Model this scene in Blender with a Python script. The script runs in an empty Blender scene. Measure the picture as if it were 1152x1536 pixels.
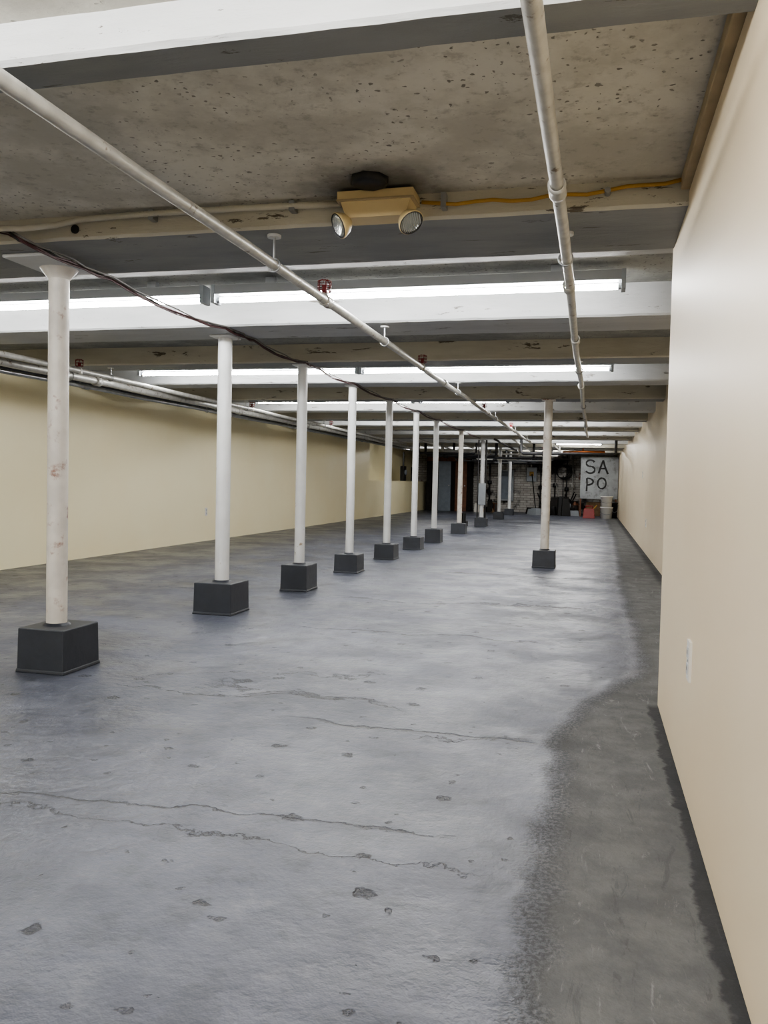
import bpy, math, random
from mathutils import Vector, Matrix
random.seed(7)
scn=bpy.context.scene
# ------------------------------------------------------------ materials
def N(nt,t,**k):
    n=nt.nodes.new(t)
    for a,b in k.items():
        setattr(n,a,b)
    return n
def newmat(name):
    m=bpy.data.materials.new(name); m.use_nodes=True
    nt=m.node_tree; b=nt.nodes['Principled BSDF']
    return m,nt,b
def srgb(r,g,b):
    f=lambda c:(c/255/12.92 if c/255<=.04045 else ((c/255+.055)/1.055)**2.4)
    return (f(r),f(g),f(b),1)
def pos(nt,scale=(1,1,1)):
    g=N(nt,'ShaderNodeNewGeometry')
    if scale==(1,1,1): return g.outputs['Position']
    mp=N(nt,'ShaderNodeMapping')
    mp.inputs['Scale'].default_value=scale
    nt.links.new(g.outputs['Position'],mp.inputs['Vector'])
    return mp.outputs['Vector']
def noise(nt,vec,s,d=4,r=.55,dist=0):
    n=N(nt,'ShaderNodeTexNoise'); n.inputs['Scale'].default_value=s; n.inputs['Detail'].default_value=d
    n.inputs['Roughness'].default_value=r; n.inputs['Distortion'].default_value=dist
    nt.links.new(vec,n.inputs['Vector']); return n.outputs['Fac']
def ramp(nt,fac,a,b,inv=False):
    n=N(nt,'ShaderNodeMapRange',interpolation_type='SMOOTHSTEP')
    n.inputs['From Min'].default_value=a; n.inputs['From Max'].default_value=b
    if inv: n.inputs['To Min'].default_value=1; n.inputs['To Max'].default_value=0
    link(nt,fac,n.inputs['Value']); return n.outputs['Result']
def link(nt,v,s):
    if isinstance(v,(int,float)): s.default_value=v
    elif isinstance(v,tuple): s.default_value=v
    else: nt.links.new(v,s)
def mth(nt,op,a,b=0.0,c=None):
    n=N(nt,'ShaderNodeMath',operation=op); link(nt,a,n.inputs[0]); link(nt,b,n.inputs[1])
    if c is not None: link(nt,c,n.inputs[2])
    return n.outputs[0]
def mix(nt,f,a,b,mode='MIX'):
    n=N(nt,'ShaderNodeMix',data_type='RGBA',blend_type=mode)
    link(nt,f,n.inputs[0]); link(nt,a,n.inputs[6]); link(nt,b,n.inputs[7]); return n.outputs[2]
def bump(nt,b,h,strength=.3,dist=.01):
    n=N(nt,'ShaderNodeBump'); n.inputs['Strength'].default_value=strength; n.inputs['Distance'].default_value=dist
    link(nt,h,n.inputs['Height']); nt.links.new(n.outputs['Normal'],b.inputs['Normal'])
def spots(nt,vec,scale,size,thr):
    """sparse round spots: 1 inside"""
    v=N(nt,'ShaderNodeTexVoronoi',voronoi_dimensions='2D'); v.inputs['Scale'].default_value=scale; nt.links.new(vec,v.inputs['Vector'])
    s=N(nt,'ShaderNodeSeparateColor'); nt.links.new(v.outputs['Color'],s.inputs[0])
    sel=mth(nt,'GREATER_THAN',s.outputs[0],thr)
    rad=mth(nt,'MULTIPLY',mth(nt,'ADD',s.outputs[1],.25),size)
    ins=ramp(nt,mth(nt,'DIVIDE',v.outputs['Distance'],rad),.7,1.05,True)
    return mth(nt,'MULTIPLY',sel,ins)
def warp(nt,v,s,a):
    wv=N(nt,'ShaderNodeVectorMath',operation='ADD')
    nv=N(nt,'ShaderNodeTexNoise'); nv.inputs['Scale'].default_value=s; nt.links.new(v,nv.inputs['Vector'])
    sv=N(nt,'ShaderNodeVectorMath',operation='MULTIPLY'); sv.inputs[1].default_value=a; nt.links.new(nv.outputs['Color'],sv.inputs[0])
    nt.links.new(v,wv.inputs[0]); nt.links.new(sv.outputs[0],wv.inputs[1]); return wv.outputs[0]
def simple(name,col,rough=.5,metal=0,var=.0,vs=8,bmp=0,bs=60,dirt=None,dthr=(.6,.72),ds=6):
    m,nt,b=newmat(name)
    v=pos(nt)
    c=col
    if var:
        n=noise(nt,v,vs,2)
        dk=tuple(x*(1-var) for x in col[:3])+(1,)
        lt=tuple(min(1,x*(1+var*.5)) for x in col[:3])+(1,)
        c=mix(nt,ramp(nt,n,.3,.7),dk,lt)
    if dirt:
        n2=noise(nt,v,ds,5,.65)
        c=mix(nt,ramp(nt,n2,dthr[0],dthr[1]),c,dirt)
    link(nt,c,b.inputs['Base Color'])
    b.inputs['Roughness'].default_value=rough; b.inputs['Metallic'].default_value=metal
    if bmp: bump(nt,b,noise(nt,v,bs,2),bmp,.004)
    return m

# floor ---------------------------------------------------------------
def floor_mat():
    m,nt,b=newmat('painted_concrete_floor')
    g=N(nt,'ShaderNodeNewGeometry'); v=g.outputs['Position']
    sx=N(nt,'ShaderNodeSeparateXYZ'); nt.links.new(v,sx.inputs[0])
    X,Y=sx.outputs[0],sx.outputs[1]
    big=noise(nt,v,1.3,7,.62); med=noise(nt,v,6,5,.65); fine=noise(nt,v,75,2,.6)
    base=mix(nt,ramp(nt,big,.38,.62),srgb(93,97,109),srgb(108,112,126))
    base=mix(nt,mth(nt,'MULTIPLY',ramp(nt,med,.5,.64),.5),base,srgb(82,86,95))
    # pale dry smudges
    base=mix(nt,mth(nt,'MULTIPLY',ramp(nt,med,.43,.32),.32),base,srgb(134,137,145))
    # rough greyer strip beside the right wall
    xb=mth(nt,'ADD',mth(nt,'MULTIPLY',ramp(nt,Y,3.4,4.9),.40),-.12)
    xb=mth(nt,'ADD',xb,mth(nt,'MULTIPLY',ramp(nt,Y,8,18),.12))
    wob=mth(nt,'MULTIPLY',mth(nt,'SUBTRACT',big,.5),.18)
    wob=mth(nt,'ADD',wob,mth(nt,'MULTIPLY',mth(nt,'SUBTRACT',med,.5),.16))
    d=mth(nt,'SUBTRACT',mth(nt,'SUBTRACT',X,xb),wob)
    strip=ramp(nt,d,-.05,.1)
    edge=mth(nt,'MULTIPLY',ramp(nt,d,-.06,.02),ramp(nt,d,.02,.11,True))
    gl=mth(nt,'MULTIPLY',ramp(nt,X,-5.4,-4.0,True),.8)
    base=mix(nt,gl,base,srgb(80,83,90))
    stripc=mix(nt,ramp(nt,med,.35,.7),srgb(102,104,106),srgb(122,124,125))
    vs=pos(nt,(6,1.2,1)); sc=noise(nt,vs,3,6,.75,1.2)
    stripc=mix(nt,mth(nt,'MULTIPLY',ramp(nt,sc,.58,.68),.6),stripc,srgb(152,154,155))
    stripc=mix(nt,mth(nt,'MULTIPLY',ramp(nt,sc,.42,.34),.5),stripc,srgb(86,88,91))
    c=mix(nt,strip,base,stripc)
    c=mix(nt,mth(nt,'MULTIPLY',mth(nt,'MULTIPLY',edge,.75),ramp(nt,fine,.42,.56)),c,srgb(70,73,78))
    cut=mth(nt,'MULTIPLY',ramp(nt,mth(nt,'ADD',X,mth(nt,'MULTIPLY',mth(nt,'SUBTRACT',med,.5),.14)),.265,.285),ramp(nt,Y,3.9,4.0,True))
    cut2=mth(nt,'MULTIPLY',ramp(nt,X,.66,.74),ramp(nt,Y,3.9,4.0))
    cut=mth(nt,'MAXIMUM',cut,cut2)
    c=mix(nt,mth(nt,'MULTIPLY',cut,.85),c,srgb(60,62,66))
    # cracks running across the room
    cr=None
    nz=noise(nt,v,1.9,7,.64); n0=mth(nt,'SUBTRACT',nz,.5)
    for y0,a,sl,w,x0,x1 in [(2.05,.5,-.05,.003,-1.9,-.2),(2.33,.34,.06,.0045,-2.6,-.3),(3.22,.3,-.02,.007,-1.3,-.08),(3.3,.8,.25,.005,-.8,-.1),(3.72,.9,.12,.011,-2.3,-.8),(3.45,1.1,-.12,.010,-1.9,-.7),(3.6,1.6,.05,.007,-1.7,-.8),(4.4,1.3,.3,.007,-2.3,-.9),(5.3,.7,.0,.012,-2.1,-.2),(6.2,1.2,-.15,.012,-4.2,-2.8),(6.9,.9,.1,.016,-2.2,.1),(9.1,.9,0,.02,-2.4,.4)]:
        yy=mth(nt,'SUBTRACT',mth(nt,'SUBTRACT',Y,y0),mth(nt,'MULTIPLY',X,sl))
        dd=mth(nt,'ABSOLUTE',mth(nt,'SUBTRACT',yy,mth(nt,'MULTIPLY',n0,a)))
        l=ramp(nt,dd,w*.5,w*2.0,True)
        l=mth(nt,'MULTIPLY',l,mth(nt,'MULTIPLY',ramp(nt,X,x0,x0+.3),ramp(nt,X,x1-.2,x1,True)))
        cr=l if cr is None else mth(nt,'MAXIMUM',cr,l)
    cr=mth(nt,'MULTIPLY',cr,ramp(nt,med,.34,.48))
    wv=warp(nt,v,26,(.07,.035,0))
    pits=spots(nt,wv,3.0,.08,.4)
    pits2=spots(nt,wv,8,.1,.68)
    pit=mth(nt,'MAXIMUM',pits,mth(nt,'MULTIPLY',pits2,.8))
    pit=mth(nt,'MULTIPLY',pit,mth(nt,'SUBTRACT',1,strip))
    pit=mth(nt,'MULTIPLY',pit,ramp(nt,fine,.3,.6))
    c=mix(nt,mth(nt,'MULTIPLY',cr,.75),c,srgb(50,52,58))
    c=mix(nt,mth(nt,'MULTIPLY',pit,.8),c,srgb(52,54,59))
    link(nt,c,b.inputs['Base Color'])
    ro=mth(nt,'ADD',mth(nt,'MULTIPLY',ramp(nt,nz,.35,.65),.2),.29)
    ro=mth(nt,'ADD',ro,mth(nt,'MULTIPLY',strip,.34))
    link(nt,ro,b.inputs['Roughness'])
    link(nt,mth(nt,'SUBTRACT',.5,mth(nt,'MULTIPLY',strip,.35)),b.inputs['Specular IOR Level'])
    h=mth(nt,'ADD',mth(nt,'MULTIPLY',nz,2.4),mth(nt,'MULTIPLY',med,.45))
    h=mth(nt,'ADD',h,mth(nt,'MULTIPLY',mth(nt,'MULTIPLY',fine,mth(nt,'ADD',mth(nt,'MULTIPLY',strip,.8),mth(nt,'MULTIPLY',edge,2.5))),.22))
    h=mth(nt,'SUBTRACT',h,mth(nt,'MULTIPLY',cr,.55)); h=mth(nt,'SUBTRACT',h,mth(nt,'MULTIPLY',pit,.4))
    bump(nt,b,h,.65,.02)
    return m
def slab_mat(name,c1,c2,pitc,soot_shade=True):
    m,nt,b=newmat(name); v=pos(nt)
    n1=noise(nt,v,1.8,7,.68); n2=noise(nt,v,20,4,.7)
    base=mix(nt,ramp(nt,n1,.38,.62),c1,c2)
    base=mix(nt,mth(nt,'MULTIPLY',ramp(nt,n2,.52,.72),.32),base,pitc)
    wv=warp(nt,v,40,(.03,.03,0))
    p=mth(nt,'MAXIMUM',spots(nt,wv,34,.19,.64),mth(nt,'MULTIPLY',spots(nt,wv,11,.09,.78),.9))
    p=mth(nt,'MULTIPLY',p,ramp(nt,n1,.43,.55))
    base=mix(nt,mth(nt,'MULTIPLY',p,.75),base,pitc)
    if soot_shade:
        dv=N(nt,'ShaderNodeVectorMath',operation='DISTANCE')
        nt.links.new(v,dv.inputs[0]); dv.inputs[1].default_value=(-.87,3.2,2.165)
        s=mth(nt,'MULTIPLY',ramp(nt,mth(nt,'ADD',dv.outputs['Value'],mth(nt,'MULTIPLY',mth(nt,'SUBTRACT',n1,.5),.3)),.08,.36,True),.7)
        base=mix(nt,s,base,srgb(44,38,30))
    link(nt,base,b.inputs['Base Color']); b.inputs['Roughness'].default_value=.75
    h=mth(nt,'SUBTRACT',mth(nt,'ADD',n1,mth(nt,'MULTIPLY',n2,.3)),mth(nt,'MULTIPLY',p,.5)); bump(nt,b,h,.6,.012)
    return m
def beam_mat(name,c1,c2,chip,amt=.64):
    m,nt,b=newmat(name)
    v=pos(nt,(.6,2,3))
    n=noise(nt,v,5,7,.74,.3); n3=noise(nt,v,2,3,.6)
    base=mix(nt,ramp(nt,n3,.3,.7),c1,c2)
    base=mix(nt,ramp(nt,n,amt,amt+.02),base,chip)
    link(nt,base,b.inputs['Base Color']); b.inputs['Roughness'].default_value=.55
    h=mth(nt,'SUBTRACT',n,mth(nt,'MULTIPLY',ramp(nt,n,amt,amt+.02),.5)); bump(nt,b,h,.5,.012)
    return m
def wall_mat(name,c1,c2):
    m,nt,b=newmat(name); v=pos(nt)
    n=noise(nt,v,.9,3)
    base=mix(nt,ramp(nt,n,.3,.7),c1,c2)
    link(nt,base,b.inputs['Base Color']); b.inputs['Roughness'].default_value=.45
    bump(nt,b,n,.2,.02)
    return m
def brick_mat():
    m,nt,b=newmat('whitewashed_brick')
    g=N(nt,'ShaderNodeNewGeometry'); s=N(nt,'ShaderNodeSeparateXYZ'); c=N(nt,'ShaderNodeCombineXYZ')
    nt.links.new(g.outputs['Position'],s.inputs[0]); nt.links.new(s.outputs[0],c.inputs[0]); nt.links.new(s.outputs[2],c.inputs[1])
    br=N(nt,'ShaderNodeTexBrick'); nt.links.new(c.outputs[0],br.inputs['Vector'])
    br.inputs['Scale'].default_value=1; br.inputs['Brick Width'].default_value=.24; br.inputs['Row Height'].default_value=.085
    br.inputs['Mortar Size'].default_value=.01
    br.inputs['Color1'].default_value=srgb(214,212,207); br.inputs['Color2'].default_value=srgb(182,178,172); br.inputs['Mortar'].default_value=srgb(150,145,138)
    v=pos(nt)
    col=mix(nt,ramp(nt,noise(nt,v,1.7,6,.7),.58,.66),br.outputs['Color'],srgb(120,76,62))
    col=mix(nt,ramp(nt,noise(nt,v,.9,5,.6),.53,.63),col,srgb(46,43,41))
    link(nt,col,b.inputs['Base Color']); b.inputs['Roughness'].default_value=.85
    bump(nt,b,br.outputs['Fac'],-.4,.01)
    return m
M={}
M['floor']=floor_mat()
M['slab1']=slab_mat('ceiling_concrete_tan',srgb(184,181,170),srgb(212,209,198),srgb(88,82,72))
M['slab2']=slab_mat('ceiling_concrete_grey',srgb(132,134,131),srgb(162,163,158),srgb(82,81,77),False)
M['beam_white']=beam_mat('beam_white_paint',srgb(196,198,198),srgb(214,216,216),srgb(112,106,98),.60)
M['beam_lit']=beam_mat('beam_white_dimmed',srgb(166,168,169),srgb(182,184,185),srgb(112,108,102),.62)  # white beam paint darkened in its colour to hold down glare from the tubes
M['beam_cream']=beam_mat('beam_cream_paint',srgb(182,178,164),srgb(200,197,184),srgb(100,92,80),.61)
M['beam_grey']=beam_mat('beam_grey_underside',srgb(122,125,126),srgb(142,144,144),srgb(90,87,82),.62)  # underside and rear faces are a darker grey than the fronts
M['wall']=wall_mat('cream_wall_paint',srgb(243,225,194),srgb(246,230,201))
M['wall_l']=wall_mat('cream_wall_paint_warm',srgb(251,240,200),srgb(253,244,207))
M['brick']=brick_mat()
M['trim']=simple('tan_trim_paint',srgb(178,160,128),.5,var=.15)
M['post']=simple('white_post_paint',srgb(222,224,225),.38,var=.06,vs=6,bmp=.12,bs=25,dirt=srgb(158,146,130),dthr=(.66,.74),ds=9)
M['post_stain']=simple('stained_post_paint',srgb(216,212,205),.42,var=.1,vs=10,bmp=.2,bs=25,dirt=srgb(150,114,102),dthr=(.56,.72),ds=11)
M['footing']=simple('dark_slate_paint',srgb(56,60,68),.42,var=.15,vs=7,bmp=.35,bs=30)
M['pipe']=simple('painted_pipe',srgb(190,189,183),.42,.25,var=.15,vs=14,bmp=.2,bs=50,dirt=srgb(120,106,90),dthr=(.6,.68),ds=16)
M['pipe_dark']=simple('black_iron_pipe',srgb(70,70,72),.4,.6,var=.2)
M['galv']=simple('galvanised_steel',srgb(170,172,174),.35,.8,var=.15)
M['housing']=simple('fixture_white_enamel',srgb(150,152,154),.4)
M['plate']=simple('white_flange',srgb(205,206,206),.4)
M['grey_metal']=simple('grey_enamel',srgb(150,156,162),.4,.1,var=.06)
M['red']=simple('red_cage_paint',srgb(120,30,34),.5,var=.2)
M['redcan']=simple('red_plastic',srgb(150,34,30),.35,var=.05)
M['cream_pl']=simple('cream_plastic',srgb(212,192,146),.4,var=.05,bmp=.05)
M['white_pl']=simple('white_plastic',srgb(236,234,228),.35)
M['black']=simple('black_plastic',srgb(24,24,25),.5,var=.2)
M['soot_shade']=simple('dark_shade_and_debris',srgb(38,35,33),.9,var=.3)  # near-black: painted-in shade of the closet opening, also dark rubbish
M['wire_r']=simple('dark_red_wire',srgb(70,40,42),.5)
M['wire_y']=simple('yellow_romex',srgb(176,138,64),.5)
M['wire_g']=simple('grey_wire',srgb(110,108,104),.5)
M['doorblue']=simple('grey_blue_door_paint',srgb(122,132,144),.5,var=.1)
M['wood']=simple('brown_wood',srgb(116,74,50),.6,var=.3)
M['cardboard']=simple('cardboard',srgb(150,124,94),.8,var=.2)
M['brass']=simple('copper_pipe',srgb(190,110,60),.35,.8,var=.2)
M['board']=simple('grey_painted_board',srgb(152,156,158),.7,var=.15,vs=3,dirt=srgb(112,114,114),dthr=(.48,.68),ds=4)
m,nt,b=newmat('glass_lens'); b.inputs['Base Color'].default_value=srgb(190,194,192); b.inputs['Roughness'].default_value=.18; b.inputs['Metallic'].default_value=.7
v=pos(nt); w=N(nt,'ShaderNodeTexWave'); w.inputs['Scale'].default_value=45; nt.links.new(v,w.inputs['Vector']); bump(nt,b,w.outputs['Fac'],.9,.005)
M['lens']=m
m,nt,b=newmat('fluorescent_tube'); b.inputs['Base Color'].default_value=(1,1,1,1)
b.inputs['Emission Color'].default_value=(1,.99,.975,1); b.inputs['Emission Strength'].default_value=46
m.cycles.emission_sampling='FRONT'
M['tube']=m

# ------------------------------------------------------------ builder
class B:
    def __init__(s,name): s.n=name; s.v=[]; s.f=[]; s.m=[]; s.sm=[]; s.mats=[]
    def mi(s,k):
        if k not in s.mats: s.mats.append(k)
        return s.mats.index(k)
    def add(s,vs,fs,k,smooth=False):
        o=len(s.v); s.v+= [tuple(x) for x in vs]; i=s.mi(k)
        for f in fs: s.f.append([o+a for a in f]); s.m.append(i); s.sm.append(smooth)
    def box(s,x0,x1,y0,y1,z0,z1,k,taper=0,rot=None,c=None):
        t=taper
        vs=[Vector(p) for p in [(x0,y0,z0),(x1,y0,z0),(x1,y1,z0),(x0,y1,z0),(x0+t,y0+t,z1),(x1-t,y0+t,z1),(x1-t,y1-t,z1),(x0+t,y1-t,z1)]]
        if rot is not None:
            c=Vector(c or ((x0+x1)/2,(y0+y1)/2,(z0+z1)/2)); vs=[rot@(p-c)+c for p in vs]
        s.add(vs,[(0,3,2,1),(4,5,6,7),(0,1,5,4),(1,2,6,5),(2,3,7,6),(3,0,4,7)],k)
    def cyl(s,p0,p1,r,k,n=16,r2=None,cap=True):
        p0=Vector(p0);p1=Vector(p1);r2=r if r2 is None else r2
        q=(p1-p0).to_track_quat('Z','Y'); vs=[]
        for p,rr in((p0,r),(p1,r2)):
            for i in range(n):
                a=2*math.pi*i/n; vs.append(p+q@Vector((math.cos(a)*rr,math.sin(a)*rr,0)))
        s.add(vs,[(i,(i+1)%n,n+(i+1)%n,n+i) for i in range(n)],k,True)
        if cap:
            s.add(vs,[tuple(reversed(range(n))),tuple(range(n,2*n))],k)
    def lathe(s,o,axis,prof,k,n=20):
        o=Vector(o); q=Vector(axis).normalized().to_track_quat('Z','Y'); vs=[];fs=[]
        for r,h in prof:
            for i in range(n):
                a=2*math.pi*i/n; vs.append(o+q@Vector((math.cos(a)*r,math.sin(a)*r,h)))
        for j in range(len(prof)-1):
            for i in range(n): fs.append((j*n+i,j*n+(i+1)%n,(j+1)*n+(i+1)%n,(j+1)*n+i))
        s.add(vs,fs,k,True)
    def path(s,pts,r,k,n=8):
        pts=[Vector(p) for p in pts]; vs=[];fs=[]
        for j,p in enumerate(pts):
            t=(pts[min(j+1,len(pts)-1)]-pts[max(j-1,0)]).normalized()
            up=Vector((0,0,1)) if abs(t.z)<.9 else Vector((1,0,0))
            a1=t.cross(up).normalized(); a2=a1.cross(t)
            for i in range(n):
                a=2*math.pi*i/n; vs.append(p+a1*math.cos(a)*r+a2*math.sin(a)*r)
        for j in range(len(pts)-1):
            for i in range(n): fs.append((j*n+i,j*n+(i+1)%n,(j+1)*n+(i+1)%n,(j+1)*n+i))
        fs.append(tuple(reversed(range(n)))); fs.append(tuple(range((len(pts)-1)*n,len(pts)*n)))
        s.add(vs,fs,k,True)
    def ring(s,c,axis,R,r,k,n=20,m=6):
        c=Vector(c); q=Vector(axis).normalized().to_track_quat('Z','Y'); vs=[];fs=[]
        for i in range(n):
            a=2*math.pi*i/n
            for j in range(m):
                b_=2*math.pi*j/m; rr=R+r*math.cos(b_); vs.append(c+q@Vector((math.cos(a)*rr,math.sin(a)*rr,r*math.sin(b_))))
        for i in range(n):
            for j in range(m): fs.append((i*m+j,((i+1)%n)*m+j,((i+1)%n)*m+(j+1)%m,i*m+(j+1)%m))
        s.add(vs,fs,k,True)
    def done(s,bevel=0,origin=True,parent=None):
        me=bpy.data.meshes.new(s.n)
        c=Vector((0,0,0))
        if origin:
            xs=[v[0] for v in s.v];ys=[v[1] for v in s.v];zs=[v[2] for v in s.v]
            c=Vector(((min(xs)+max(xs))/2,(min(ys)+max(ys))/2,min(zs)))
        me.from_pydata([tuple(Vector(v)-c) for v in s.v],[],s.f)
        for k in s.mats: me.materials.append(M[k])
        for p,i,sm in zip(me.polygons,s.m,s.sm): p.material_index=i; p.use_smooth=sm
        me.update()
        o=bpy.data.objects.new(s.n,me); o.location=c; scn.collection.objects.link(o)
        if bevel:
            md=o.modifiers.new('bevel','BEVEL'); md.width=bevel; md.segments=2; md.limit_method='ANGLE'; md.angle_limit=math.radians(50)
        if parent:
            o.parent=parent; o.matrix_parent_inverse=parent.matrix_world.inverted()
        return o
def wig(p0,p1,n,a,sag=0,ph=0):
    p0=Vector(p0);p1=Vector(p1);out=[]
    for i in range(n+1):
        t=i/n; p=p0.lerp(p1,t)
        out.append(p+Vector((a*math.sin(7.3*t*n/3+ph),0,a*math.cos(5.1*t*n/3+ph*2)-sag*math.sin(math.pi*t))))
    return out

# ------------------------------------------------------------ room shell
XL,XN,XF=-5.885,.316,.789; YB,YE=-6.,30.
f=B('floor'); f.box(XL-.8,XF+.2,YB,YE+.2,-.1,0,'floor'); f.done(origin=False)
w=B('wall_left'); w.box(XL-.15,XL,YB,21.7,0,2.3,'wall_l'); w.box(XL-.15,XL,21.7,YE,0,1.02,'wall_l')
w.box(XL-.62,XL-.5,21.7,YE,0,2.3,'wall_l'); w.box(XL-.62,XL-.15,21.55,21.7,0,2.3,'wall_l'); w.box(XL-.5,XL-.15,21.7,YE,.9,1.0,'wall_l'); w.done(origin=False)
w=B('wall_right'); w.box(XN,XF+.15,YB,3.96,0,2.117,'wall'); w.done(.006,origin=False)
w=B('wall_right_far'); w.box(XF,XF+.15,3.96,YE,0,2.3,'wall'); w.done(origin=False)
w=B('wall_back'); w.box(XL,XN,YB-.15,YB,0,2.3,'wall'); w.done(origin=False)
w=B('wall_far'); w.box(XL-.6,XF,YE,YE+.15,0,2.3,'brick'); w.done(origin=False)
c=B('ceiling')
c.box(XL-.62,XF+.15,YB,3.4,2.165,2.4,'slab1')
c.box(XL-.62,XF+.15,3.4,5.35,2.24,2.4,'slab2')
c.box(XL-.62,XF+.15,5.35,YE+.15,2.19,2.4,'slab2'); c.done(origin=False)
t=B('trim_right'); t.box(.285,XN+.03,YB,3.33,2.117,2.165,'trim'); t.done(.004,origin=False)
t=B('trim_ceiling_board'); t.box(XL,XF,4.16,4.3,2.14,2.24,'beam_lit'); t.done(.006,origin=False)

# beams
def beam(y0,y1,zb,zt,k,ku=None,x1=XF):
    bm=B('ceiling_beam'); n=60; vs=[]
    for i in range(n+1):
        x=XL+(x1-XL)*i/n
        j=lambda s:random.uniform(-s,s)
        a=y0+j(.002); e=j(.0015)
        vs+=[(x,a,zt),(x,a,zb+.012+e),(x,y0+.012+j(.001),zb+e),(x,y1-.012,zb+e),(x,y1,zb+.012),(x,y1,zt)]
    fr=[];un=[]
    for i in range(n):
        a=i*6;b_=a+6
        fr+=[(a,a+1,b_+1,b_),(a+1,a+2,b_+2,b_+1)]; un+=[(a+2,a+3,b_+3,b_+2),(a+3,a+4,b_+4,b_+3),(a+4,a+5,b_+5,b_+4)]
    caps=[(0,5,4,3,2,1),tuple(n*6+q for q in(0,1,2,3,4,5))]
    bm.v+=vs
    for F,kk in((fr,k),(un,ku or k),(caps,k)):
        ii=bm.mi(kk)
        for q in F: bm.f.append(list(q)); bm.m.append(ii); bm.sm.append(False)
    return bm.done(origin=False)
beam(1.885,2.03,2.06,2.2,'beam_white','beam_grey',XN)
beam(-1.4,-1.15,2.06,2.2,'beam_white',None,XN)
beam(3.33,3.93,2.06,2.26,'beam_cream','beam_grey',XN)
COLS=[(-2.655,3.73,2.06,.27,.31,.223,.052),(-2.66,5.68,2.04,.3,.33,.23,.053),(-2.565,7.10,2.03,.25,.3,.235,.047),(-2.565,8.70,2.03,.26,.3,.2,.045),(-2.56,10.37,2.03,.26,.3,.195,.046),(-2.56,12.04,2.03,.26,.3,.186,.045),(-2.56,13.66,2.03,.26,.3,.22,.045),(-2.54,16.23,2.03,.28,.3,.2,.048),(-2.5,19.25,2.03,.28,.3,.2,.05),(-2.56,23.5,2.03,.28,.3,.2,.05),(-2.58,26.7,2.03,.28,.3,.2,.05)]
for (y0,y1,k) in [(5.3,5.8,'beam_lit'),(6.95,7.28,'beam_cream'),(8.45,8.85,'beam_lit'),(10.2,10.55,'beam_cream'),(11.8,12.15,'beam_white'),(13.5,13.85,'beam_cream'),(14.9,15.2,'beam_white'),(16.1,16.4,'beam_cream'),(17.6,17.9,'beam_white'),(19.1,19.45,'beam_cream'),(21,21.3,'beam_white'),(23.3,23.7,'beam_cream'),(25,25.3,'beam_white'),(26.5,26.9,'beam_cream'),(28.5,28.8,'beam_cream')]:
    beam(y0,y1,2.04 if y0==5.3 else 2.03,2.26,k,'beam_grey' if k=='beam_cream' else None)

# columns
def column(x,y,zt,w,d,h,r,post='post',px=0):
    b=B('support_column')
    b.box(x-w/2-.006,x+w/2+.006,y-d/2-.006,y+d/2+.006,0,.02,'footing',taper=.004)
    b.box(x-w/2,x+w/2,y-d/2,y+d/2,.0,h,'footing',taper=.004)
    x+=px
    b.cyl((x,y,h),(x,y,h+.012),r*1.35,'footing',24,r2=r*1.1)
    b.cyl((x,y,h),(x,y,zt-.012),r,post,28,r2=r*.97)
    b.box(x-r*1.6,x+r*1.6,y-r*1.8,y+r*1.8,zt-.014,zt,post)
    return b
for i,(x,y,zt,w_,d_,h_,r_) in enumerate(COLS):
    b=column(x,y,zt,w_,d_,h_,r_,'post_stain' if i in(0,7) else 'post',-.015 if i==0 else 0)
    if i==0: # heavy cast bracket cap spreading under the beam
        x=-2.67
        b.cyl((x,y,zt-.07),(x,y,zt-.012),r_,'post_stain',28,r2=r_*1.9)
        b.box(x-.14,x+.14,y-.25,y+.12,zt-.018,zt,'beam_white')
    if i==8:
        b.box(x-.07,x+.1,y-.1,y-.05,.5,1.0,'grey_metal'); b.cyl((x+.09,y-.06,.2),(x+.09,y-.06,2.0),.02,'black',8); b.cyl((x-.09,y-.06,.2),(x-.09,y-.06,2.0),.015,'pipe_dark',8)
    b.done(.006)
b=column(-.55,10.25,2.03,.27,.3,.21,.052,'post_stain'); b.done(.006)

# fluorescent fixtures
def fixture(x0,x1,y,z,zc):
    b=B('fluorescent_light_fixture'); zc-=.002
    b.box(x0,x1,y-.045,y+.045,z+.03,z+.085,'housing')
    for e in (x0,x1):
        b.box(e-.012,e+.012,y-.05,y+.05,z-.022,z+.088,'grey_metal')
    b.cyl((x0+.02,y,z),(x1-.02,y,z),.0165,'tube',8,cap=False)
    for e in(x0+.012,x1-.03): b.cyl((e,y,z),(e+.02,y,z),.018,'galv',12)
    for fx in(.15,.85):
        xx=x0+(x1-x0)*fx
        b.box(xx-.03,xx+.03,y-.02,y+.02,z+.085,zc,'galv')
    return b.done()
for y in(-4.9,-1.9,1.25):
    for a,c_ in((-4.8,-2.37),(-2.3,.13)): fixture(a,c_,y,2.07,2.165)
for a,c_ in((-4.83,-2.4),(-2.325,.13)): fixture(a,c_,4.82,2.108,2.24)
for a,c_ in((-4.72,-2.31),(-2.27,.14)): fixture(a,c_,8.0,2.085,2.19)
fixture(-4.68,-2.4,11.05,2.085,2.19); fixture(-2.3,-1.12,11.05,2.085,2.19)
for a,c_ in((-4.5,-2.2),(-2.15,.13)): fixture(a,c_,14.1,2.09,2.19)
for a,c_ in((-3.2,-1.0),(-.95,.17)): fixture(a,c_,16.8,2.09,2.19)
for a,c_ in((-2.2,.19),): fixture(a,c_,19.9,2.09,2.19)
fixture(-1.0,.2,22.6,2.09,2.19); fixture(-5.2,-2.8,24.3,2.09,2.19); fixture(-2.2,.2,26.1,2.09,2.19)  # last two fixtures are added to brighten the far end

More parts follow.
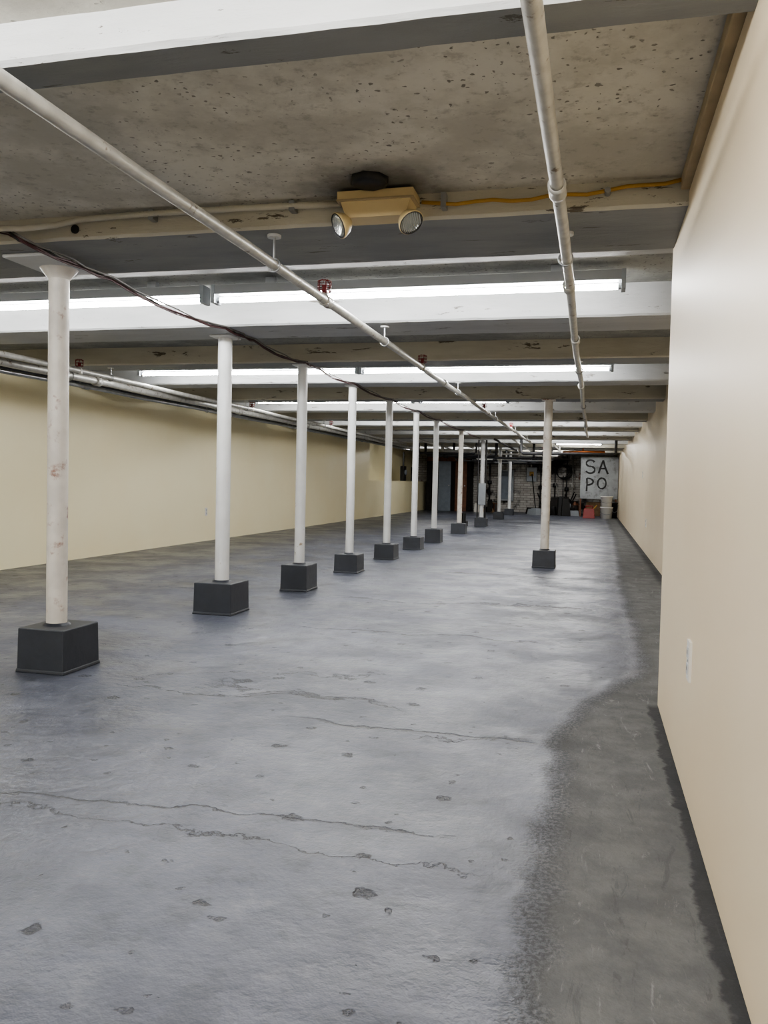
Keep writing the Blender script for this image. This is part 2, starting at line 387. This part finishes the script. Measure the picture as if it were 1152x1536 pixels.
# sprinkler pipes
def hanger(b,x,y,z,r,zt):
    b.ring((x,y,z),(0,1,0),r+.006,.005,'galv',18)
    b.cyl((x,y,z+r+.006),(x,y,zt),.006,'galv',8)
    b.cyl((x,y,zt-.012),(x,y,zt),.03,'plate',16)
def cage(b,x,y,z):
    b.cyl((x,y,z),(x,y,z+.05),.014,'red',10)
    b.cyl((x,y,z+.05),(x,y,z+.056),.022,'galv',12)
    for i in range(6):
        a=math.pi*i/3
        b.path([(x+.012*math.cos(a),y+.012*math.sin(a),z+.005),(x+.035*math.cos(a),y+.035*math.sin(a),z+.02),(x+.035*math.cos(a),y+.035*math.sin(a),z+.07),(x+.012*math.cos(a),y+.012*math.sin(a),z+.08)],.0025,'red',5)
    for zz in(.02,.045,.07): b.ring((x,y,z+zz),(0,0,1),.035,.0025,'red',16,5)
def spipe(x,z,r,y0,y1,coup,hang,cages,k='pipe'):
    b=B('sprinkler_pipe')
    n=30; pts=[(x+.006*math.sin(i*1.1),y0+(y1-y0)*i/n,z+.004*math.cos(i*1.7)) for i in range(n+1)]
    b.path(pts,r,k,16)
    for y in coup: b.lathe((x,y-.045,z),(0,1,0),[(r,0),(r*1.35,.002),(r*1.35,.02),(r*1.22,.03),(r*1.22,.06),(r*1.35,.07),(r*1.35,.088),(r,.09)],k,18)
    for y in hang: hanger(b,x,y,z,r,2.165 if y<3 else 2.06 if y<5 else 2.035)
    for y in cages: 
        b.lathe((x,y,z),(0,0,1),[(r*1.1,-r),(r*1.15,0),(r*.9,r*1.2),(.014,r*1.6)],k,14); cage(b,x,y,z+r*1.1)
    return b.done()
spipe(-1.378,1.93,.0225,-5.95,18.8,[1.2,4.15,7.7,11.],[3.42,5.4,8.5,11.9,15,17.7],[4.12,6.66,10.6,14.2])
spipe(-.14,1.95,.022,-5.95,16.8,[2.75,4.1,5.6,8.2,12.],[3.6,7.1,10.3,13.6],[])
spipe(-4.51,1.93,.024,-5.95,20,[3,6.3,9.5,13],[5.4,7.1,10.3,13.6,17.7],[6.6,10.5,14.])
for x,z,r,k in((-4.95,1.955,.036,'pipe'),(-5.08,1.9,.022,'galv'),(-5.2,1.96,.03,'pipe_dark')):
    b=B('wall_pipe'); b.path(wig((x,-5.95,z),(x-.0,23,z),40,.004),r,k,14)
    for y in(4.5,7.5,11,14,18): b.lathe((x,y,z),(0,1,0),[(r,0),(r*1.3,.002),(r*1.3,.09),(r,.092)],k,16)
    for y in(7.1,10.3,13.6,17.7): b.ring((x,y,z),(0,1,0),r+.005,.004,'galv'); b.cyl((x,y,z+r),(x,y,2.035),.005,'galv',6)
    b.done()

# cables
b=B('ceiling_cable_bundle')
knots=[3.2,3.9,5.3,5.8,6.95,7.3,8.45,10.2,11.8,13.5,16.1,19.1]
for q,(k,dx,dz,r) in enumerate([('wire_r',0,0,.006),('wire_g',.018,.01,.005),('black',-.014,.006,.006),('wire_r',.008,-.012,.004)]):
    pts=[(-3.3,3.05,2.13+dz),(-2.8,3.15,2.12+dz),(-2.6,3.26,2.09+dz)]
    for a,c_ in zip(knots,knots[1:]):
        pts+= [tuple(p) for p in wig((-2.49+dx,a,2.04+dz-.012),(-2.49+dx,c_,2.035+dz-.012),6,.006,.028 if c_-a>1 else .0,q)][:-1]
    b.path(pts,r,k,7)
b.done()
b=B('conduit')
b.path([(-1.03,3.3,2.135),(-1.5,3.29,2.14),(-2.0,3.29,2.14),(-2.25,3.29,2.135),(-2.36,3.27,2.11),(-2.48,3.2,2.08),(-2.7,3.15,2.08)],.013,'beam_cream',10)
b.cyl((-2.3,3.328,2.105),(-2.3,3.322,2.105),.02,'black',14)  # hole shown as a flat black disc, its dark put into the colour
for x in(-1.25,-1.9): b.box(x-.012,x+.012,3.285,3.328,2.115,2.158,'galv')
b.done()
b=B('yellow_cable')
b.path(wig((-.7,3.3,2.115),(.3,3.31,2.15),14,.006,.02),.008,'wire_y',8)
b.cyl((.02,3.33,2.12),(.02,3.285,2.12),.012,'galv',8); b.box(-.62,-.6,3.28,3.33,2.09,2.15,'galv')
b.done()

# emergency light
b=B('emergency_light')
x0,x1=-1.025,-.715; y0=3.2; 
b.box(x0,x1,y0,3.33,2.115,2.15,'cream_pl')
vs=[(x0+.01,y0+.005,2.115),(x1-.01,y0+.005,2.115),(x1-.01,3.33,2.115),(x0+.01,3.33,2.115),(x0+.035,y0+.02,2.05),(x1-.035,y0+.02,2.05),(x1-.035,3.325,2.05),(x0+.035,3.325,2.05)]
b.add(vs,[(0,1,5,4),(1,2,6,5),(2,3,7,6),(3,0,4,7),(4,5,6,7)],'cream_pl')
b.box(x0-.002,x1+.002,y0-.003,3.33,2.11,2.118,'trim')
for hx,ax in((-1.01,Vector((-.7,-.55,-.45))),(-.73,Vector((.6,-.45,-.75)))):
    o=Vector((hx,3.22,2.025)); ax=ax.normalized()
    b.cyl((hx,3.26,2.07),o,.012,'cream_pl',10)
    b.lathe(o-ax*.02,ax,[(.001,-.022),(.022,-.018),(.04,.0),(.05,.022),(.053,.034),(.048,.036)],'cream_pl',24)
    b.lathe(o-ax*.02,ax,[(.046,.0355),(.035,.041),(.018,.044),(.0005,.045)],'lens',24)
    b.ring(o-ax*.02+ax*.036,ax,.048,.0025,'pipe_dark',24)
b.done(.004)
b=B('junction_box'); b.lathe((-.87,3.12,2.165),(0,0,-1),[(.075,0),(.075,.022),(.06,.03),(.001,.03)],'black',8); b.done()

# outlets
def outlet(side,x,y,z,name='wall_outlet'):
    b=B(name); s=1 if side=='L' else -1
    b.box(min(x,x+s*.008),max(x,x+s*.008),y-.037,y+.037,z-.063,z+.063,'white_pl')
    xx=x+s*.008
    for dz in(-.026,.026):
        b.box(min(xx,xx+s*.003),max(xx,xx+s*.003),y-.018,y+.018,z+dz-.017,z+dz+.017,'plate')
        for dy in(-.007,.007): b.box(min(xx+s*.003,xx+s*.0035),max(xx+s*.003,xx+s*.0035),y+dy-.0015,y+dy+.0015,z+dz-.005,z+dz+.008,'black')
    b.cyl((xx,y,z),(xx+s*.002,y,z),.004,'galv',8)
    return b.done(.0015)
outlet('R',XN,2.77,.453); outlet('L',XL,11.95,.46); outlet('R',XF,13.,.46); outlet('R',XF,14.2,1.2)

# ------------------------------------------------------------ far end
b=B('utility_closet'); b.box(-5.75,-4.2,29.0,29.9,0,2.185,'soot_shade'); b.box(-5.75,-4.2,28.95,29.0,1.75,2.02,'wood'); b.done()  # solid block; the dark of the closet opening is put into its colour
def door(name,x0,x1,y,k,z1=1.8):
    b=B(name); b.box(x0,x1,y-.04,y,0,z1,k); 
    for z0,z_ in((.15,.8),(.95,z1-.15)): b.box(x0+.08,x1-.08,y-.05,y-.04,z0,z_,k)
    b.cyl((x1-.06,y-.04,.9),(x1-.06,y-.09,.9),.02,'galv',10); b.done(.004)
door('door_1',-5.3,-4.86,28.94,'doorblue',1.75); door('door_2',-4.7,-4.3,28.94,'wood',1.75)
b=B('electrical_panel'); b.box(-3.3,-2.75,29.8,29.99,.4,1.5,'grey_metal'); b.box(-3.24,-2.81,29.78,29.8,.46,1.44,'doorblue'); b.box(-2.89,-2.85,29.76,29.78,.9,1.05,'black'); b.cyl((-3.0,29.9,1.5),(-3.0,29.9,2.185),.03,'galv',10); b.done(.006)
b=B('electrical_panel'); b.box(-2.3,-1.95,29.85,29.99,1.1,1.6,'grey_metal'); b.box(-2.2,-2.05,29.83,29.85,1.3,1.45,'wire_y'); b.cyl((-2.15,29.9,1.6),(-2.15,29.9,2.185),.025,'galv',10);b.done(.006)
for y in(26.0,27.6):
    b=B('electric_meter_box'); b.box(-6.02,-5.9,y,y+.35,1.022,1.5,'black'); b.cyl((-5.96,y+.17,1.5),(-5.96,y+.17,1.95),.03,'pipe_dark',10); b.cyl((-5.9,y+.17,1.3),(-5.85,y+.17,1.3),.08,'grey_metal',16); b.done()
# overhead pipe tangle
for i in range(16):
    b=B('boiler_pipe')
    y=[20.4,21.6,22.0,22.9,23.15,23.75,24.7,25.45,25.7,26.95,27.2,27.4,27.9,28.05,28.2,22.2][i]; x0=random.uniform(-4.6,-2.8); x1=x0+random.uniform(1,2.6); z=random.uniform(1.72,1.9)
    if i%4==0: x0+=1.8; x1=min(x1+1.8,.5)
    k=random.choice(['pipe','pipe_dark','galv','brass','pipe_dark'])
    r=random.uniform(.018,.045)
    b.path([(x0,y,2.18),(x0,y,z),(x0+.05,y,z-.03),(x1-.05,y,z-.03),(x1,y,z),(x1,y,2.18)],r,k,10)
    if i%3==0: b.lathe((x0+.5,y,z-.03),(1,0,0),[(r,0),(r*1.7,.01),(r*1.7,.12),(r,.13)],'black',12); b.cyl((x0+.56,y,z),(x0+.56,y,z+.1),.012,'galv',8); b.ring((x0+.56,y,z+.1),(0,0,1),.05,.008,'red',14)
    b.done()
for i in range(5):
    b=B('boiler_pipe'); x=-4.0+i*.75
    if abs(x+2.55)<.3: x+=.35
    b.path([(x,18.5,1.985),(x+random.uniform(-.1,.1),28.6,1.975)],random.uniform(.015,.03),random.choice(['pipe','galv','pipe_dark']),10); b.done()
b=B('copper_pipe'); b.path([(-.85,24,1.93),(-.3,24,1.95),(.3,24,1.95)],.035,'brass',10); b.path([(-.3,24,1.95),(-.3,24,2.185)],.02,'brass',8); b.done()
for x,k in((-3.9,'pipe'),(-3.6,'pipe_dark'),(-1.8,'pipe_dark'),(-1.55,'pipe'),(-1.3,'pipe_dark'),(-.9,'pipe_dark'),(-.7,'pipe')):
    b=B('riser_pipe'); b.path([(x,29.8,0),(x,29.8,2.185)],random.uniform(.02,.05),k,10)
    b.lathe((x,29.8,random.uniform(.6,1.5)),(0,0,1),[(.03,0),(.08,.01),(.08,.14),(.03,.15)],k,12); b.done()
b=B('hung_cable_coil')
for i in range(5): b.ring((-1.05+.02*i,29.7-.015*i,1.45),(.1,1,.1),.2+.015*i,.012,'black',24)
b.done()
# sign board with brushed letters
bd=B('painted_sign_board')
bd.box(-.4,.77,27.5,27.53,.58,1.93,'board'); bd.box(-.4,-.36,27.53,27.56,.0,.6,'wood'); bd.box(.7,.74,27.53,27.56,.0,.6,'wood')
def stroke(pts,r=.026):
    vs=[];P=[Vector((x,27.497,z)) for x,z in pts];fs=[]
    for j,p in enumerate(P):
        t=(P[min(j+1,len(P)-1)]-P[max(j-1,0)]).normalized(); nrm=Vector((-t.z,0,t.x)); rr=r*random.uniform(.7,1.25)
        vs+=[p+nrm*rr,p-nrm*rr]
    for j in range(len(P)-1): fs.append((2*j,2*j+1,2*j+3,2*j+2))
    bd.add(vs,fs,'black')
def arc(cx,cz,rx,rz,a0,a1,n=14): return [(cx+rx*math.cos(math.radians(a0+(a1-a0)*i/n)),cz+rz*math.sin(math.radians(a0+(a1-a0)*i/n))) for i in range(n+1)]
stroke(arc(-.1,1.72,.13,.1,20,270)+arc(-.1,1.51,.14,.11,90,-160))
stroke([(.16,1.4),(.22,1.6),(.29,1.82)]); stroke([(.29,1.82),(.36,1.6),(.45,1.38)]); stroke([(.2,1.55),(.4,1.56)])
stroke([(-.2,.82),(-.19,1.05),(-.2,1.24)]); stroke(arc(-.19,1.13,.19,.11,90,-90))
stroke(arc(.27,1.08,.13,.17,80,442,20))
bd.done(.0)
# buckets, can, rubbish
def bucket(b,x,y,z,r,h,k):
    b.lathe((x,y,z),(0,0,1),[(.001,0),(r*.85,0),(r*.95,h*.9),(r*1.04,h*.9),(r*1.04,h),(r*.96,h),(r*.9,h*.6)],k,24)
    b.cyl((x,y,z+h-.02),(x,y,z+h),r*.98,'black',24)
    b.path([(x-r*1.02,y,z+h*.8),(x-r*.8,y-r*.9,z+h*.45),(x,y-r*1.15,z+h*.35),(x+r*.8,y-r*.9,z+h*.45),(x+r*1.02,y,z+h*.8)],.006,'galv',6)
b=B('plastic_bucket'); bucket(b,.42,26.3,0,.19,.36,'white_pl'); bucket(b,.42,26.3,.36,.18,.33,'white_pl'); b.done()
b=B('plastic_bucket'); bucket(b,.67,26.9,0,.1,.5,'black'); b.done()
b=B('gas_can'); b.box(-.28,.08,26.1,26.35,0,.3,'redcan',taper=.03); b.path([(-.2,26.22,.28),(-.2,26.22,.37),(0,26.22,.37),(0,26.22,.28)],.02,'redcan',8); b.cyl((.03,26.22,.27),(.13,26.2,.4),.02,'wire_y',10); b.done(.02)
b=B('debris_pile')
for i in range(60):
    x=random.uniform(-2.1,-.5); y=random.uniform(27.4,29.3); h=.1+.65*random.random()*max(.2,1-abs(x+1.0)); s=random.uniform(.05,.18)
    b.box(x-s,x+s,y-s,y+s,0,h,random.choice(['black','soot_shade','black','pipe_dark','soot_shade','black','soot_shade','wood','grey_metal']),taper=.03,rot=Matrix.Rotation(random.random()*3,3,'Z'))
for i in range(10):
    x=random.uniform(-1.9,-.6); b.path([(x,28.4,0),(x+random.uniform(-.4,.4),28.9,random.uniform(.7,1.4))],.018,random.choice(['soot_shade','black','pipe_dark','pipe']),8)
b.done()
b=B('debris_pile')
for i in range(14):
    x=random.uniform(-3.9,-3.3); y=random.uniform(28.6,29.5); s=random.uniform(.05,.12)
    b.box(x-s,x+s,y-s,y+s,0,random.uniform(.1,.45),random.choice(['black','soot_shade','wood','cardboard','white_pl']),taper=.02,rot=Matrix.Rotation(random.random()*3,3,'Z'))
b.done()
b=B('cardboard_box'); b.box(-.2,.25,28.3,28.7,0,.45,'cardboard'); b.box(-.2,.02,28.18,28.3,.44,.45,'cardboard'); b.done(.004)
b=B('floor_pump'); b.box(-2.95,-2.8,18.9,19.2,0,.12,'black'); b.cyl((-2.88,19.05,.12),(-2.88,19.05,.3),.05,'black',12); b.done()

# world, camera
wd=bpy.data.worlds.new('World'); scn.world=wd; wd.use_nodes=True
wd.node_tree.nodes['Background'].inputs[0].default_value=(.5,.55,.6,1); wd.node_tree.nodes['Background'].inputs[1].default_value=0.0
F_,p,th,r=1244.3,.03712,.24599,.02179
R=Vector((math.cos(th),math.sin(th),0)); fh=Vector((-math.sin(th),math.cos(th),0)); Z=Vector((0,0,1))
a=fh*math.cos(p)-Z*math.sin(p); d=-fh*math.sin(p)-Z*math.cos(p)
Ir=R*math.cos(r)-d*math.sin(r); Id=R*math.sin(r)+d*math.cos(r)
mt=Matrix((Ir,-Id,-a)).transposed().to_4x4(); mt.translation=Vector((0,0,1))
cam=bpy.data.cameras.new('camera'); co=bpy.data.objects.new('camera',cam); scn.collection.objects.link(co)
co.matrix_world=mt; cam.sensor_fit='VERTICAL'; cam.sensor_height=36; cam.lens=F_/1536*36; cam.clip_start=.02; cam.clip_end=200
scn.camera=co
scn.view_settings.view_transform='AgX'; scn.view_settings.look='AgX - Medium High Contrast'; scn.view_settings.exposure=.8
